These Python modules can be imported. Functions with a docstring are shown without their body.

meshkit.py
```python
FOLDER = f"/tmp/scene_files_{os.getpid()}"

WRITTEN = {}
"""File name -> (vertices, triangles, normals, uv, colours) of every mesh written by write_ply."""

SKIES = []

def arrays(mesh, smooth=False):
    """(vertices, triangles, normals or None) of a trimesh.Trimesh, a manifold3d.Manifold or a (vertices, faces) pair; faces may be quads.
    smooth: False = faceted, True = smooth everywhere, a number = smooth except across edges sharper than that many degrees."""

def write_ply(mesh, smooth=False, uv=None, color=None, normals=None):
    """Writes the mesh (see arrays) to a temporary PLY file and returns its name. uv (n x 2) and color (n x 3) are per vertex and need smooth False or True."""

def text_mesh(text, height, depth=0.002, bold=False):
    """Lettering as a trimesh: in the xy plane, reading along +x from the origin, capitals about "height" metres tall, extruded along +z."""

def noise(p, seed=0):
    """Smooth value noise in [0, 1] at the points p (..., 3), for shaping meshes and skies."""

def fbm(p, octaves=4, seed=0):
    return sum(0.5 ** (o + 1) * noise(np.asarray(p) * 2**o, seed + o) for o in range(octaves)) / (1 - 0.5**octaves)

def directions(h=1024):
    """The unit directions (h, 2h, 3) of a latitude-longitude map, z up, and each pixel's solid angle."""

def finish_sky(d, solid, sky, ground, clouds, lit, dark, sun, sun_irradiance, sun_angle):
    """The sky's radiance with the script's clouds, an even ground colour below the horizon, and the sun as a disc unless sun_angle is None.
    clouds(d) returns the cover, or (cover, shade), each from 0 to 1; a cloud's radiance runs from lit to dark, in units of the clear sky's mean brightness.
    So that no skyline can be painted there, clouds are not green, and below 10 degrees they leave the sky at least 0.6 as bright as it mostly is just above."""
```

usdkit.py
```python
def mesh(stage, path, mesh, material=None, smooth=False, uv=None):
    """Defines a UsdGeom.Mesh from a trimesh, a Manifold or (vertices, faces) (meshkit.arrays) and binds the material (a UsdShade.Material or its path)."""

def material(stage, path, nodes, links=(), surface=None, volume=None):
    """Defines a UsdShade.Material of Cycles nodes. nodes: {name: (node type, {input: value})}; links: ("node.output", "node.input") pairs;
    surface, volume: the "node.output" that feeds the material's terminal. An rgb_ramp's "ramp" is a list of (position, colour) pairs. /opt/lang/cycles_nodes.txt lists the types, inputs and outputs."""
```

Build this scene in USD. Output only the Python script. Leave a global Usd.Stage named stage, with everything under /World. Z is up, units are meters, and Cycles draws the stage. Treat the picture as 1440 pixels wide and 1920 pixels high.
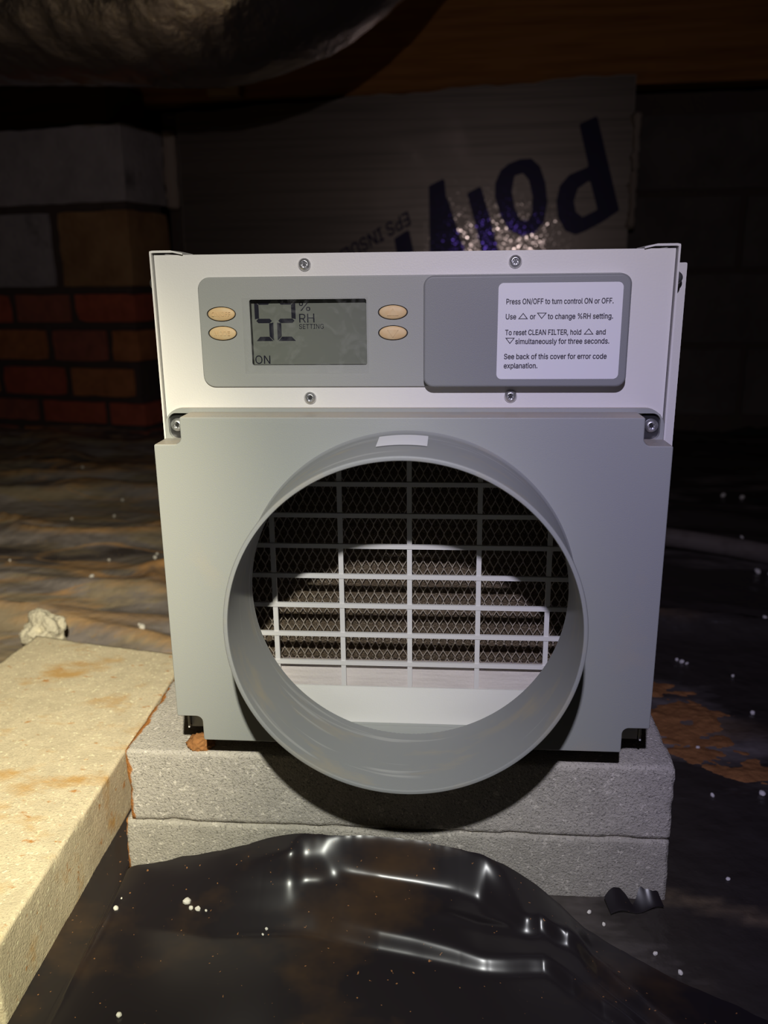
import math, random, numpy as np, trimesh, manifold3d, shapely, usdkit, meshkit
from shapely.geometry import Polygon, LineString, Point, box as sbox
from shapely.ops import unary_union
from shapely import affinity
from pxr import Usd, UsdGeom, UsdLux, UsdShade, Gf, Sdf, Vt

rng = np.random.default_rng(7)
random.seed(7)
stage = Usd.Stage.CreateInMemory()
UsdGeom.SetStageUpAxis(stage, 'Z')
UsdGeom.SetStageMetersPerUnit(stage, 1.0)
UsdGeom.Xform.Define(stage, '/World')
ZS = 0.1275                      # height of the underside of the machine's front cover above the ground

# ------------------------------------------------------------------ camera
EXPOSURE = 0.0
cam = UsdGeom.Camera.Define(stage, '/World/camera')
cam.CreateHorizontalApertureAttr(36.0)
cam.CreateVerticalApertureAttr(48.0)
cam.CreateFocalLengthAttr(1550 / 1440 * 36.0)
R_, U_, B_ = (0.99718, 0.07424, -0.01078), (-0.00957, 0.26846, 0.96324), (0.07441, -0.96043, 0.26841)
CAM = (0.0232, -0.4878, 0.2981 + ZS)
cam.AddTransformOp().Set(Gf.Matrix4d(*R_, 0, *U_, 0, *B_, 0, *CAM, 1))
cam.CreateFStopAttr(11.0)
cam.CreateFocusDistanceAttr(0.53)
cam.CreateClippingRangeAttr((0.02, 100.0))
cam.CreateExposureAttr(EXPOSURE)

# ------------------------------------------------------------------ light: one head torch just above the camera, its cooler core and its warmer spill to the left
LAMP = np.array([0.015, -0.575, 0.69])


def spot(name, aim, colour, power, half, soft, radius=0.009):
    l = UsdLux.SphereLight.Define(stage, '/World/' + name)
    l.CreateRadiusAttr(radius)
    l.CreateIntensityAttr(power)
    l.CreateColorAttr(Gf.Vec3f(*colour))
    l.CreateNormalizeAttr(True)
    sh = UsdLux.ShapingAPI.Apply(l.GetPrim())
    sh.CreateShapingConeAngleAttr(half)
    sh.CreateShapingConeSoftnessAttr(soft)
    z = LAMP - np.array(aim, float)
    z /= np.linalg.norm(z)
    x = np.cross([0, 0, 1.0], z)
    x /= np.linalg.norm(x)
    y = np.cross(z, x)
    l.AddTransformOp().Set(Gf.Matrix4d(*x, 0, *y, 0, *z, 0, *LAMP, 1))
    return l


spot('torch_flood', (-0.16, 0.0, 0.54), (1.0, 0.87, 0.92), 1.60, 75, 1.0)
spot('torch_core', (0.0, 0.0, 0.25), (0.93, 0.93, 1.0), 1.70, 35, 1.0)
spot('torch_fringe', (0.15, 0.0, 0.10), (0.18, 0.18, 1.0), 1.6, 30, 1.0)
spot('torch_spill', (-0.35, -0.10, 0.0), (0.94, 1.0, 0.54), 5.5, 40, 1.0)
spot('torch_hot', (-0.52, 0.21, 0.0), (1.0, 0.87, 0.68), 13.0, 22, 1.0)

# ------------------------------------------------------------------ naming helpers
used = {}


def numbered(parent, name):
    k = (str(parent), name)
    n = used.get(k, 0)
    used[k] = n + 1
    return name if n == 0 else f'{name}_{n:03d}'


origin = {}


def tag(p, label=None, cat=None, group=None, kind=None):
    p = p.GetPrim() if hasattr(p, 'GetPrim') else p
    for k, v in (('label', label), ('category', cat), ('group', group), ('kind', kind)):
        if v:
            p.SetCustomDataByKey(k, v)
    return p


def thing(name, label=None, cat=None, loc=(0, 0, 0), group=None, kind=None):
    path = '/World/' + numbered('/World', name)
    x = UsdGeom.Xform.Define(stage, path)
    x.AddTranslateOp().Set(Gf.Vec3d(*map(float, loc)))
    origin[path] = np.array(loc, float)
    return tag(x, label, cat, group, kind)


def obj(name, mesh, mat, parent=None, smooth=False, label=None, kind=None, cat=None, group=None):
    """One mesh, given in world coordinates, under its parent or at the top."""
    base = str(parent.GetPath()) if parent is not None else '/World'
    path = base + '/' + numbered(base, name)
    if isinstance(mesh, trimesh.Trimesh):
        mesh.remove_unreferenced_vertices()
    v, f, n = meshkit.arrays(mesh, smooth)
    o = next((origin[k] for k in origin if base == k or base.startswith(k + '/')), np.zeros(3))
    m = UsdGeom.Mesh.Define(stage, path)
    m.CreatePointsAttr(Vt.Vec3fArray.FromNumpy((v - o).astype(np.float32)))
    m.CreateFaceVertexCountsAttr(Vt.IntArray.FromNumpy(np.full(len(f), 3, np.int32)))
    m.CreateFaceVertexIndicesAttr(Vt.IntArray.FromNumpy(f.astype(np.int32).ravel()))
    m.CreateSubdivisionSchemeAttr('none')
    if n is not None:
        m.CreateNormalsAttr(Vt.Vec3fArray.FromNumpy(n.astype(np.float32)))
        m.SetNormalsInterpolation('vertex')
    UsdShade.MaterialBindingAPI.Apply(m.GetPrim()).Bind(mat)
    return tag(m, label, cat, group, kind)


# ------------------------------------------------------------------ materials
UsdGeom.Scope.Define(stage, '/World/Looks')


def mat(name, color, rough=0.5, metallic=0.0, var=None, bump=None, bump2=None, spec=0.5, extra=None, rough_var=None, coat=0.0, beam_fade=False):
    """color: base colour. var: list of (scale xyz or number, lo, hi, colour2, detail) noise masks mixed over it. bump: (scale, distance)."""
    N = {'g': ('geometry', {}), 'p': ('principled_bsdf', {'base_color': color, 'roughness': rough, 'metallic': metallic, 'specular_ior_level': spec, 'coat_weight': coat})}
    L, last = [], None
    if var:
        N['c0'] = ('color', {'value': color})
        last = 'c0.color'
        if beam_fade:     # dust colour fades to the right, painting in the fall-off of the beam
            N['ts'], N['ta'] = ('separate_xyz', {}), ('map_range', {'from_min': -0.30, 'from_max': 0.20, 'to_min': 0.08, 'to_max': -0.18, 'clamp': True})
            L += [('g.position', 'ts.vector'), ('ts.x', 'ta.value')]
        for i, (scale, lo, hi, c2, detail) in enumerate(var):
            sc = scale if np.ndim(scale) else (scale,) * 3
            N[f'm{i}'] = ('mapping', {'scale': sc, 'location': (3.1 * i + 1.7, 1.3 * i, 0.7 * i)})
            N[f'n{i}'] = ('noise_texture', {'scale': 1.0, 'detail': float(detail), 'roughness': 0.6})
            N[f'r{i}'] = ('map_range', {'from_min': lo, 'from_max': hi, 'to_min': 0.0, 'to_max': 1.0, 'clamp': True})
            N[f'x{i}'] = ('mix', {'color2': c2})
            L += [('g.position', f'm{i}.vector'), (f'm{i}.vector', f'n{i}.vector'), (f'r{i}.result', f'x{i}.fac'), (last, f'x{i}.color1')]
            if beam_fade:
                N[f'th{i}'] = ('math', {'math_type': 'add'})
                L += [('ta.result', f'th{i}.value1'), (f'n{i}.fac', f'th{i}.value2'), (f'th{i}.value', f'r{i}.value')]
            else:
                L.append((f'n{i}.fac', f'r{i}.value'))
            last = f'x{i}.color'
    if extra:
        last = extra(N, L, last)
    if last:
        L.append((last, 'p.base_color'))
    if rough_var:
        s, a, b = rough_var
        N['rn'] = ('noise_texture', {'scale': s, 'detail': 4.0})
        N['rr'] = ('map_range', {'from_min': 0.35, 'from_max': 0.65, 'to_min': a, 'to_max': b, 'clamp': True})
        L += [('g.position', 'rn.vector'), ('rn.fac', 'rr.value'), ('rr.result', 'p.roughness')]
    prev = None
    for i, b in enumerate([b for b in (bump, bump2) if b]):
        N[f'bn{i}'] = ('noise_texture', {'scale': b[0], 'detail': b[2] if len(b) > 2 else 3.0})
        N[f'b{i}'] = ('bump', {'distance': b[1], 'strength': 1.0})
        L += [('g.position', f'bn{i}.vector'), (f'bn{i}.fac', f'b{i}.height')]
        if prev:
            L.append((prev, f'b{i}.normal'))
        prev = f'b{i}.normal'
    if prev:
        L.append((prev, 'p.normal'))
    return usdkit.material(stage, '/World/Looks/' + name, N, L, surface='p.BSDF')


def clay_mask(axis, lo, hi, scale, c2, tag_):
    """A stain of clay that follows one edge of a block, broken up by noise."""
    def add(N, L, last):
        N['s' + tag_] = ('separate_xyz', {})
        N['k' + tag_] = ('noise_texture', {'scale': scale, 'detail': 4.0})
        N['a' + tag_] = ('map_range', {'from_min': lo, 'from_max': hi, 'to_min': 0.55, 'to_max': -0.6, 'clamp': False})
        N['q' + tag_] = ('math', {'math_type': 'add'})
        N['w' + tag_] = ('map_range', {'from_min': 0.52, 'from_max': 0.62, 'to_min': 0.0, 'to_max': 1.0, 'clamp': True})
        N['y' + tag_] = ('mix', {'color2': c2})
        L.extend([('g.position', f's{tag_}.vector'), ('g.position', f'k{tag_}.vector'), (f's{tag_}.{axis}', f'a{tag_}.value'), (f'a{tag_}.result', f'q{tag_}.value1'), (f'k{tag_}.fac', f'q{tag_}.value2'), (f'q{tag_}.value', f'w{tag_}.value'), (f'w{tag_}.result', f'y{tag_}.fac'), (last, f'y{tag_}.color1')])
        return f'y{tag_}.color'
    return add


def top_dust(c2):
    def add(N, L, last):
        N['td'] = ('separate_xyz', {})
        N['tn'] = ('noise_texture', {'scale': 45.0, 'detail': 4.0})
        N['tm'] = ('map_range', {'from_min': 0.6, 'from_max': 0.95, 'to_min': 0.0, 'to_max': 0.9, 'clamp': True})
        N['tk'] = ('map_range', {'from_min': 0.25, 'from_max': 0.6, 'to_min': 0.35, 'to_max': 1.0, 'clamp': True})
        N['tz'], N['tp'], N['tw'] = ('separate_xyz', {}), ('math', {'math_type': 'greater_than', 'value2': ZS + 0.19}), ('math', {'math_type': 'multiply'})
        L.extend([('g.position', 'tz.vector'), ('tz.z', 'tp.value1'), ('tm.result', 'tw.value1'), ('tp.value', 'tw.value2')])
        N['tx'] = ('math', {'math_type': 'multiply'})
        N['ty'] = ('mix', {'color2': c2})
        L.extend([('g.true_normal', 'td.vector'), ('g.position', 'tn.vector'), ('td.z', 'tm.value'), ('tn.fac', 'tk.value'), ('tw.value', 'tx.value1'), ('tk.result', 'tx.value2'), ('tx.value', 'ty.fac'), (last, 'ty.color1')])
        return 'ty.color'
    return add


M = {}
M['white'] = mat('white_powder_coat', (0.74, 0.72, 0.70), 0.42, bump=(900, 0.00006, 2.0))
M['grey'] = mat('grey_plastic', (0.325, 0.335, 0.325), 0.45, var=[(14, .58, .72, (.36, .345, .31), 3)], bump=(1500, 0.00006, 1.0), extra=top_dust((.42, .36, .29)))
M['grey_dust_glints'] = mat('grey_plastic_dust_glints', (0.265, 0.27, 0.275), 0.5, bump=(1500, 0.00006, 1.0),
                      var=[((22, 60, 22), .54, .72, (.33, .30, .25), 4), ((9, 120, 9), .60, .68, (.38, .38, .38), 2)])  # brown dust; the pale arcs paint in light reflected inside the collar
M['panel_grey'] = mat('panel_plastic', (0.33, 0.335, 0.325), 0.5, bump=(1800, 0.00005, 1.0))
M['lid_grey'] = mat('lid_plastic', (0.235, 0.24, 0.245), 0.5, bump=(1800, 0.00005, 1.0))
M['dark'] = mat('dark_recess', (0.02, 0.018, 0.018), 0.7)
M['cavity'] = mat('cavity_metal', (0.06, 0.06, 0.06), 0.6)
M['label'] = mat('label_paper', (0.78, 0.77, 0.80), 0.45)
M['ink'] = mat('black_ink', (0.025, 0.02, 0.035), 0.5)
M['lcd'] = mat('lcd_glass', (0.175, 0.185, 0.16), 0.25)
M['lcd_ink'] = mat('lcd_ink', (0.006, 0.006, 0.016), 0.5, spec=0.2)
M['button'] = mat('button_rubber', (0.68, 0.47, 0.25), 0.55, var=[(160, .45, .7, (.70, .52, .30), 2)])
M['steel'] = mat('zinc_steel', (0.72, 0.72, 0.73), 0.36, 0.9, bump=(700, 0.0002, 2.0))
M['steel_dark'] = mat('dark_steel', (0.16, 0.16, 0.17), 0.35, 1.0)
M['grille'] = mat('white_grille', (0.70, 0.68, 0.68), 0.5)
M['strand'] = mat('expanded_metal', (0.58, 0.50, 0.43), 0.34, 0.5)
M['foam'] = mat('filter_foam', (0.125, 0.089, 0.060), 0.95, var=[(900, .45, .62, (.085, .066, .048), 2), (1400, .70, .76, (.40, .34, .27), 0)], bump=(800, 0.002, 2.0), spec=0.2)
M['alu'] = mat('mill_aluminium', (0.84, 0.77, 0.75), 0.42, 0.2, var=[((30, 30, 400), .4, .7, (.74, .67, .65), 3)], bump=((500), 0.0002, 2.0))


def concrete(name, base, extra=None, var=(), rel=0.0012, pit=0.52):
    return mat(name, base, 0.9, spec=0.25, var=[(60, .36, .66, tuple(c * 0.84 for c in base), 6), (620, .56, .66, tuple(c * pit for c in base), 2), (300, .64, .72, tuple(min(1, c * 1.35) for c in base), 1), *var],
               bump=(620, rel * 0.8, 3.0), bump2=(1300, rel * 0.3, 2.0), extra=extra)


CLAY = (0.42, 0.17, 0.045)
M['block'] = concrete('block_concrete', (0.53, 0.49, 0.44), clay_mask('x', -0.2075, -0.193, 60, CLAY, 'e'))
M['block_low'] = concrete('block_concrete_low', (0.49, 0.455, 0.40), clay_mask('x', -0.2115, -0.204, 60, CLAY, 'e'))
M['slab'] = concrete('slab_concrete', (0.80, 0.69, 0.49), rel=0.0007, pit=0.72, var=[((16, 30, 30), .54, .70, (.64, .40, .16), 5), ((60, 90, 90), .62, .70, (.58, .28, .09), 4)])
M['clay'] = mat('orange_clay', (0.36, 0.165, 0.060), 0.95, spec=0.15, var=[(70, .4, .7, (.24, .105, .04), 5)], bump=(150, 0.002, 5.0))
M['soil'] = mat('soil', (0.16, 0.08, 0.04), 0.95, spec=0.1)
M['cmu'] = mat('block_wall', (0.60, 0.56, 0.58), 0.95, spec=0.1, var=[(14, .4, .7, (.46, .43, .45), 5), (5, .64, .75, (.16, .14, .14), 4)], bump=(90, 0.004, 4.0))
M['cmu_tan'] = mat('block_wall_tan', (0.60, 0.36, 0.18), 0.95, spec=0.1, var=[(12, .4, .7, (.42, .23, .11), 5)], bump=(90, 0.004, 4.0))
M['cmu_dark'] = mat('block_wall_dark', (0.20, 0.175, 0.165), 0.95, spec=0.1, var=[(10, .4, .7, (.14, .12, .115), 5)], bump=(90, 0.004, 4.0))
M['brick_a'] = mat('brick_red', (0.78, 0.20, 0.115), 0.95, spec=0.1, var=[(25, .4, .7, (.58, .15, .085), 5)], bump=(120, 0.004, 4.0))
M['brick_b'] = mat('brick_brown', (0.78, 0.32, 0.13), 0.95, spec=0.1, var=[(25, .4, .7, (.56, .22, .085), 5)], bump=(120, 0.004, 4.0))
M['brick_c'] = mat('brick_dark', (0.62, 0.21, 0.14), 0.95, spec=0.1, var=[(25, .4, .7, (.42, .16, .11), 5)], bump=(120, 0.004, 4.0))
M['mortar'] = mat('mortar', (0.15, 0.115, 0.10), 0.95, spec=0.1, bump=(110, 0.006, 4.0))
M['mortar_light'] = mat('mortar_light', (0.50, 0.42, 0.36), 0.95, spec=0.1, bump=(110, 0.006, 4.0))
M['wood'] = mat('beam_wood', (0.52, 0.235, 0.070), 0.8, spec=0.2, var=[((3, 3, 60), .4, .7, (.33, .135, .04), 4)])
M['wood_pale'] = mat('pale_wood', (0.62, 0.45, 0.26), 0.85, spec=0.2)
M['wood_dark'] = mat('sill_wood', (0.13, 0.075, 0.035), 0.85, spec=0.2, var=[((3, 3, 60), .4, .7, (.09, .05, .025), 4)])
M['eps'] = mat('eps_edge', (0.62, 0.57, 0.50), 0.9)
M['fluff'] = mat('fluff', (0.80, 0.74, 0.58), 0.95, bump=(250, 0.004, 5.0))
M['crumb'] = mat('white_foam', (0.82, 0.78, 0.72), 0.9)
M['hose'] = mat('clear_hose', (0.17, 0.145, 0.13), 0.22, spec=0.6, var=[(30, .45, .7, (.12, .10, .09), 2)])


def streaks(N, L, last):
    """Clay dried along the folds: the fold value is stored on the sheet's mesh."""
    N['fa'], N['fs'] = ('attribute', {'attribute': 'st'}), ('separate_xyz', {})
    N['fm'], N['fn'] = ('mapping', {'scale': (5.0, 9.0, 9.0)}), ('noise_texture', {'scale': 1.0, 'detail': 5.0, 'roughness': 0.65})
    N['fr'], N['fq'] = ('map_range', {'from_min': 0.38, 'from_max': 0.54, 'to_min': 0.0, 'to_max': 1.0, 'clamp': True}), ('math', {'math_type': 'multiply'})
    N['fc'], N['fx'] = ('mix', {'color1': (.52, .40, .25), 'color2': (.66, .34, .13)}), ('mix', {})
    L.extend([('fa.vector', 'fs.vector'), ('g.position', 'fm.vector'), ('fm.vector', 'fn.vector'), ('fn.fac', 'fr.value'), ('fs.x', 'fq.value1'), ('fr.result', 'fq.value2'), ('fs.y', 'fc.fac'),
              ('fc.color', 'fx.color2'), (last, 'fx.color1')])
    # fine wandering veins of clay as well
    N['vm'], N['vn'] = ('mapping', {'scale': (3.0, 8.0, 8.0), 'rotation': (0, 0, 0.15)}), ('noise_texture', {'scale': 1.0, 'detail': 3.0, 'distortion': 0.6})
    N['va'], N['vb'], N['vr'] = ('math', {'math_type': 'subtract', 'value2': 0.5}), ('math', {'math_type': 'absolute'}), ('map_range', {'from_min': 0.0, 'from_max': 0.028, 'to_min': 1.0, 'to_max': 0.0, 'clamp': True})
    N['vq'], N['vx'], N['vt'] = ('math', {'math_type': 'multiply'}), ('math', {'math_type': 'maximum'}), ('map_range', {'from_min': -0.18, 'from_max': 0.08, 'to_min': 0.0, 'to_max': 0.95, 'clamp': True})
    N['vw'] = ('math', {'math_type': 'multiply'})
    L.extend([('g.position', 'vm.vector'), ('vm.vector', 'vn.vector'), ('vn.fac', 'va.value1'), ('va.value', 'vb.value1'), ('vb.value', 'vr.value'), ('vr.result', 'vq.value1'), ('fr.result', 'vq.value2'),
              ('ta.result', 'vt.value'), ('vt.result', 'vw.value1'), ('vq.value', 'vw.value2'), ('vw.value', 'vx.value1'), ('fq.value', 'vx.value2'), ('vx.value', 'fx.fac')])
    return 'fx.color'


def plastic(name, dust):
    """Black polythene sheet; the clay dust that has dried on it lies in streaks."""
    if dust:
        return mat(name, (0.042, 0.035, 0.031), 0.36, beam_fade=True, spec=0.4, bump=(36, 0.004, 4.0), bump2=(9, 0.008, 3.0),
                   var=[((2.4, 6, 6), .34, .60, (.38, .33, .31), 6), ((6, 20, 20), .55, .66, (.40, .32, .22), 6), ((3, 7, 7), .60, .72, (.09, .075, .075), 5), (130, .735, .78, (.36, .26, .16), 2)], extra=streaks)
    return mat(name, (0.018, 0.0145, 0.017), 0.28, spec=0.5, bump=(30, 0.00015, 2.0),
               var=[((7, 9, 9), .56, .78, (.070, .040, .022), 6), (330, .745, .79, (.30, .14, .06), 1)])


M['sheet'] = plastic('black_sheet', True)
M['flap'] = plastic('black_sheet_clean', False)


def film_material():
    N = {'g': ('geometry', {}), 'n': ('noise_texture', {'scale': 55.0, 'detail': 4.0, 'distortion': 1.0}), 'b': ('bump', {'distance': 0.0005, 'strength': 1.0}),
         't': ('transparent_bsdf', {'color': (0.97, 0.97, 0.97)}), 's': ('glossy_bsdf', {'color': (0.9, 0.9, 0.9), 'roughness': 0.03}), 'f': ('fresnel', {'IOR': 1.33}), 'm': ('mix_closure', {}),
         'sn': ('noise_texture', {'scale': 75.0, 'detail': 4.0, 'distortion': 1.5}), 'sr': ('map_range', {'from_min': 0.5, 'from_max': 0.72, 'to_min': 0.006, 'to_max': 0.075, 'clamp': True}), 'd': ('diffuse_bsdf', {'color': (0.8, 0.8, 0.8)}), 'mm': ('mix_closure', {})}
    return usdkit.material(stage, '/World/Looks/protective_film', N, [('g.position', 'n.vector'), ('n.fac', 'b.height'), ('b.normal', 's.normal'), ('f.fac', 'm.fac'), ('t.BSDF', 'm.closure1'), ('s.BSDF', 'm.closure2'),
                           ('g.position', 'sn.vector'), ('sn.fac', 'sr.value'), ('sr.result', 'mm.fac'), ('m.closure', 'mm.closure1'), ('d.BSDF', 'mm.closure2')], surface='mm.closure')


def duct_material():
    """Black reinforced film around a duct: a scrim of threads in a net, fine wrinkles."""
    N = {'uv': ('attribute', {'attribute': 'st'}), 'sx': ('separate_xyz', {}), 'g': ('geometry', {}),
         'p': ('principled_bsdf', {'roughness': 0.14, 'metallic': 0.88}),
         'n1': ('noise_texture', {'scale': 38.0, 'detail': 5.0, 'roughness': 0.6}), 'n2': ('noise_texture', {'scale': 9.0, 'detail': 3.0}), 'add': ('math', {'math_type': 'add'}),
         'b': ('bump', {'distance': 0.0035, 'strength': 1.0}),
         'thr': ('mix', {'color1': (0.42, 0.385, 0.395), 'color2': (0.42, 0.36, 0.26)}), 'mz': ('math', {'math_type': 'maximum'})}
    L = [('g.position', 'n1.vector'), ('g.position', 'n2.vector'), ('n1.fac', 'add.value1'), ('n2.fac', 'add.value2'), ('add.value', 'b.height'), ('b.normal', 'p.normal'), ('uv.vector', 'sx.vector')]
    for k, s in (('x', 62.0), ('y', 36.0)):
        N['m' + k] = ('math', {'math_type': 'multiply', 'value2': s})
        N['f' + k] = ('math', {'math_type': 'fraction'})
        N['l' + k] = ('math', {'math_type': 'less_than', 'value2': 0.13})
        L += [(f'sx.{k}', f'm{k}.value1'), (f'm{k}.value', f'f{k}.value1'), (f'f{k}.value', f'l{k}.value1')]
    N['w'] = ('math', {'math_type': 'multiply', 'value2': 0.3})
    L += [('lx.value', 'mz.value1'), ('ly.value', 'mz.value2'), ('mz.value', 'w.value1'), ('w.value', 'thr.fac'), ('thr.color', 'p.base_color')]
    return usdkit.material(stage, '/World/Looks/duct_jacket', N, L, surface='p.BSDF')


def foil_material(name, base, metallic, var):
    """Crinkled foil: every little facet is tilted its own way, so that single ones catch the lamp."""
    N = {'g': ('geometry', {}), 'v': ('voronoi_texture', {'scale': 330.0}), 's': ('vector_math', {'math_type': 'subtract', 'vector2': (0.5, 0.5, 0.5)}), 'k': ('vector_math', {'math_type': 'multiply', 'vector2': (0.10, 0.10, 0.10)}),
         'a': ('vector_math', {'math_type': 'add'}), 'n': ('vector_math', {'math_type': 'normalize'}), 'm': ('mapping', {'scale': (2.0, 2.0, 110.0)}), 'x': ('noise_texture', {'scale': 1.0, 'detail': 4.0}),
         'r': ('map_range', {'from_min': 0.45, 'from_max': 0.65, 'to_min': 0.0, 'to_max': 1.0, 'clamp': True}), 'c': ('mix', {'color1': base, 'color2': var}),
         'p': ('principled_bsdf', {'metallic': metallic, 'roughness': 0.42, 'specular_ior_level': 0.5}), 'q': ('glossy_bsdf', {'color': tuple(min(1, c * 1.6) for c in base), 'roughness': 0.10}), 'mx': ('mix_closure', {'fac': 0.20})}
    L = [('g.position', 'v.vector'), ('v.color', 's.vector1'), ('s.vector', 'k.vector1'), ('g.normal', 'a.vector1'), ('k.vector', 'a.vector2'), ('a.vector', 'n.vector1'), ('n.vector', 'q.normal'),
         ('g.position', 'm.vector'), ('m.vector', 'x.vector'), ('x.fac', 'r.value'), ('r.result', 'c.fac'), ('c.color', 'p.base_color'), ('p.BSDF', 'mx.closure1'), ('q.BSDF', 'mx.closure2')]
    return usdkit.material(stage, '/World/Looks/' + name, N, L, surface='mx.closure')


M['foil'] = foil_material('board_foil', (0.36, 0.31, 0.27), 0.8, (0.27, 0.235, 0.205))
M['print'] = foil_material('purple_print', (0.020, 0.012, 0.085), 0.2, (0.018, 0.010, 0.075))
M['film'] = film_material()
M['duct'] = duct_material()

# ------------------------------------------------------------------ mesh helpers
cat_ = trimesh.util.concatenate


def bx(x0, x1, y0, y1, z0, z1):
    m = trimesh.creation.box([x1 - x0, y1 - y0, z1 - z0])
    m.apply_translation([(x0 + x1) / 2, (y0 + y1) / 2, (z0 + z1) / 2])
    return m


def to_man(m):
    return manifold3d.Manifold(manifold3d.Mesh(np.asarray(m.vertices, np.float32), np.asarray(m.faces, np.uint32)))


def prism_y(poly, y0, y1):
    """A polygon in (x, z) extruded from y0 to y1 (y0 < y1: y0 faces the camera)."""
    out = []
    for g in getattr(poly, 'geoms', [poly]):
        m = trimesh.creation.extrude_polygon(g, y1 - y0, engine='earcut')
        v = m.vertices
        m = trimesh.Trimesh(np.c_[v[:, 0], y1 - v[:, 2], v[:, 1]], m.faces, process=False)
        out.append(m)
    m = cat_(out)
    if m.volume < 0:
        m.invert()
    return m


def bevel_y(poly, y0, y1, c=0.0008, steps=3):
    """prism_y whose front edge (at y0) is rounded with radius c."""
    ext = np.array(poly.exterior.coords)[:-1]
    if Polygon(ext).exterior.is_ccw is False:
        ext = ext[::-1]
    a, b = np.roll(ext, 1, 0), np.roll(ext, -1, 0)
    d1, d2 = ext - a, b - ext
    d1 /= np.linalg.norm(d1, axis=1)[:, None]
    d2 /= np.linalg.norm(d2, axis=1)[:, None]
    n1, n2 = np.c_[d1[:, 1], -d1[:, 0]], np.c_[d2[:, 1], -d2[:, 0]]
    n = n1 + n2
    n /= np.maximum((n * n1).sum(1), 0.3)[:, None] * np.linalg.norm(n, axis=1)[:, None] / np.linalg.norm(n, axis=1)[:, None]
    n = (n1 + n2) / (1 + (n1 * n2).sum(1))[:, None]
    rings = [(y1, 0.0)] + [(y0 + c * (1 - math.sin(t)), c * (1 - math.cos(t))) for t in np.linspace(0, math.pi / 2, steps + 1)]
    V, F, k = [], [], len(ext)
    for y, inset in rings:
        p = ext - n * inset
        V.append(np.c_[p[:, 0], np.full(k, y), p[:, 1]])
    for r in range(len(rings) - 1):
        i = np.arange(k)
        j = (i + 1) % k
        q = np.c_[r * k + i, r * k + j, (r + 1) * k + j, (r + 1) * k + i]
        F += [q[:, [0, 1, 2]], q[:, [0, 2, 3]]]
    for r in (0, len(rings) - 1):
        pts = V[r][:, [0, 2]]
        vv, ff = trimesh.creation.triangulate_polygon(Polygon(pts), engine='earcut')
        near = np.array([np.argmin(((pts - p) ** 2).sum(1)) for p in vv])
        F.append(near[ff] + r * k)
    m = trimesh.Trimesh(np.vstack(V), np.vstack(F), process=False)
    trimesh.repair.fix_normals(m)
    return m


def rrect(x0, x1, z0, z1, r, q=8):
    return sbox(x0 + r, z0 + r, x1 - r, z1 - r).buffer(r, quad_segs=q)


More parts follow.
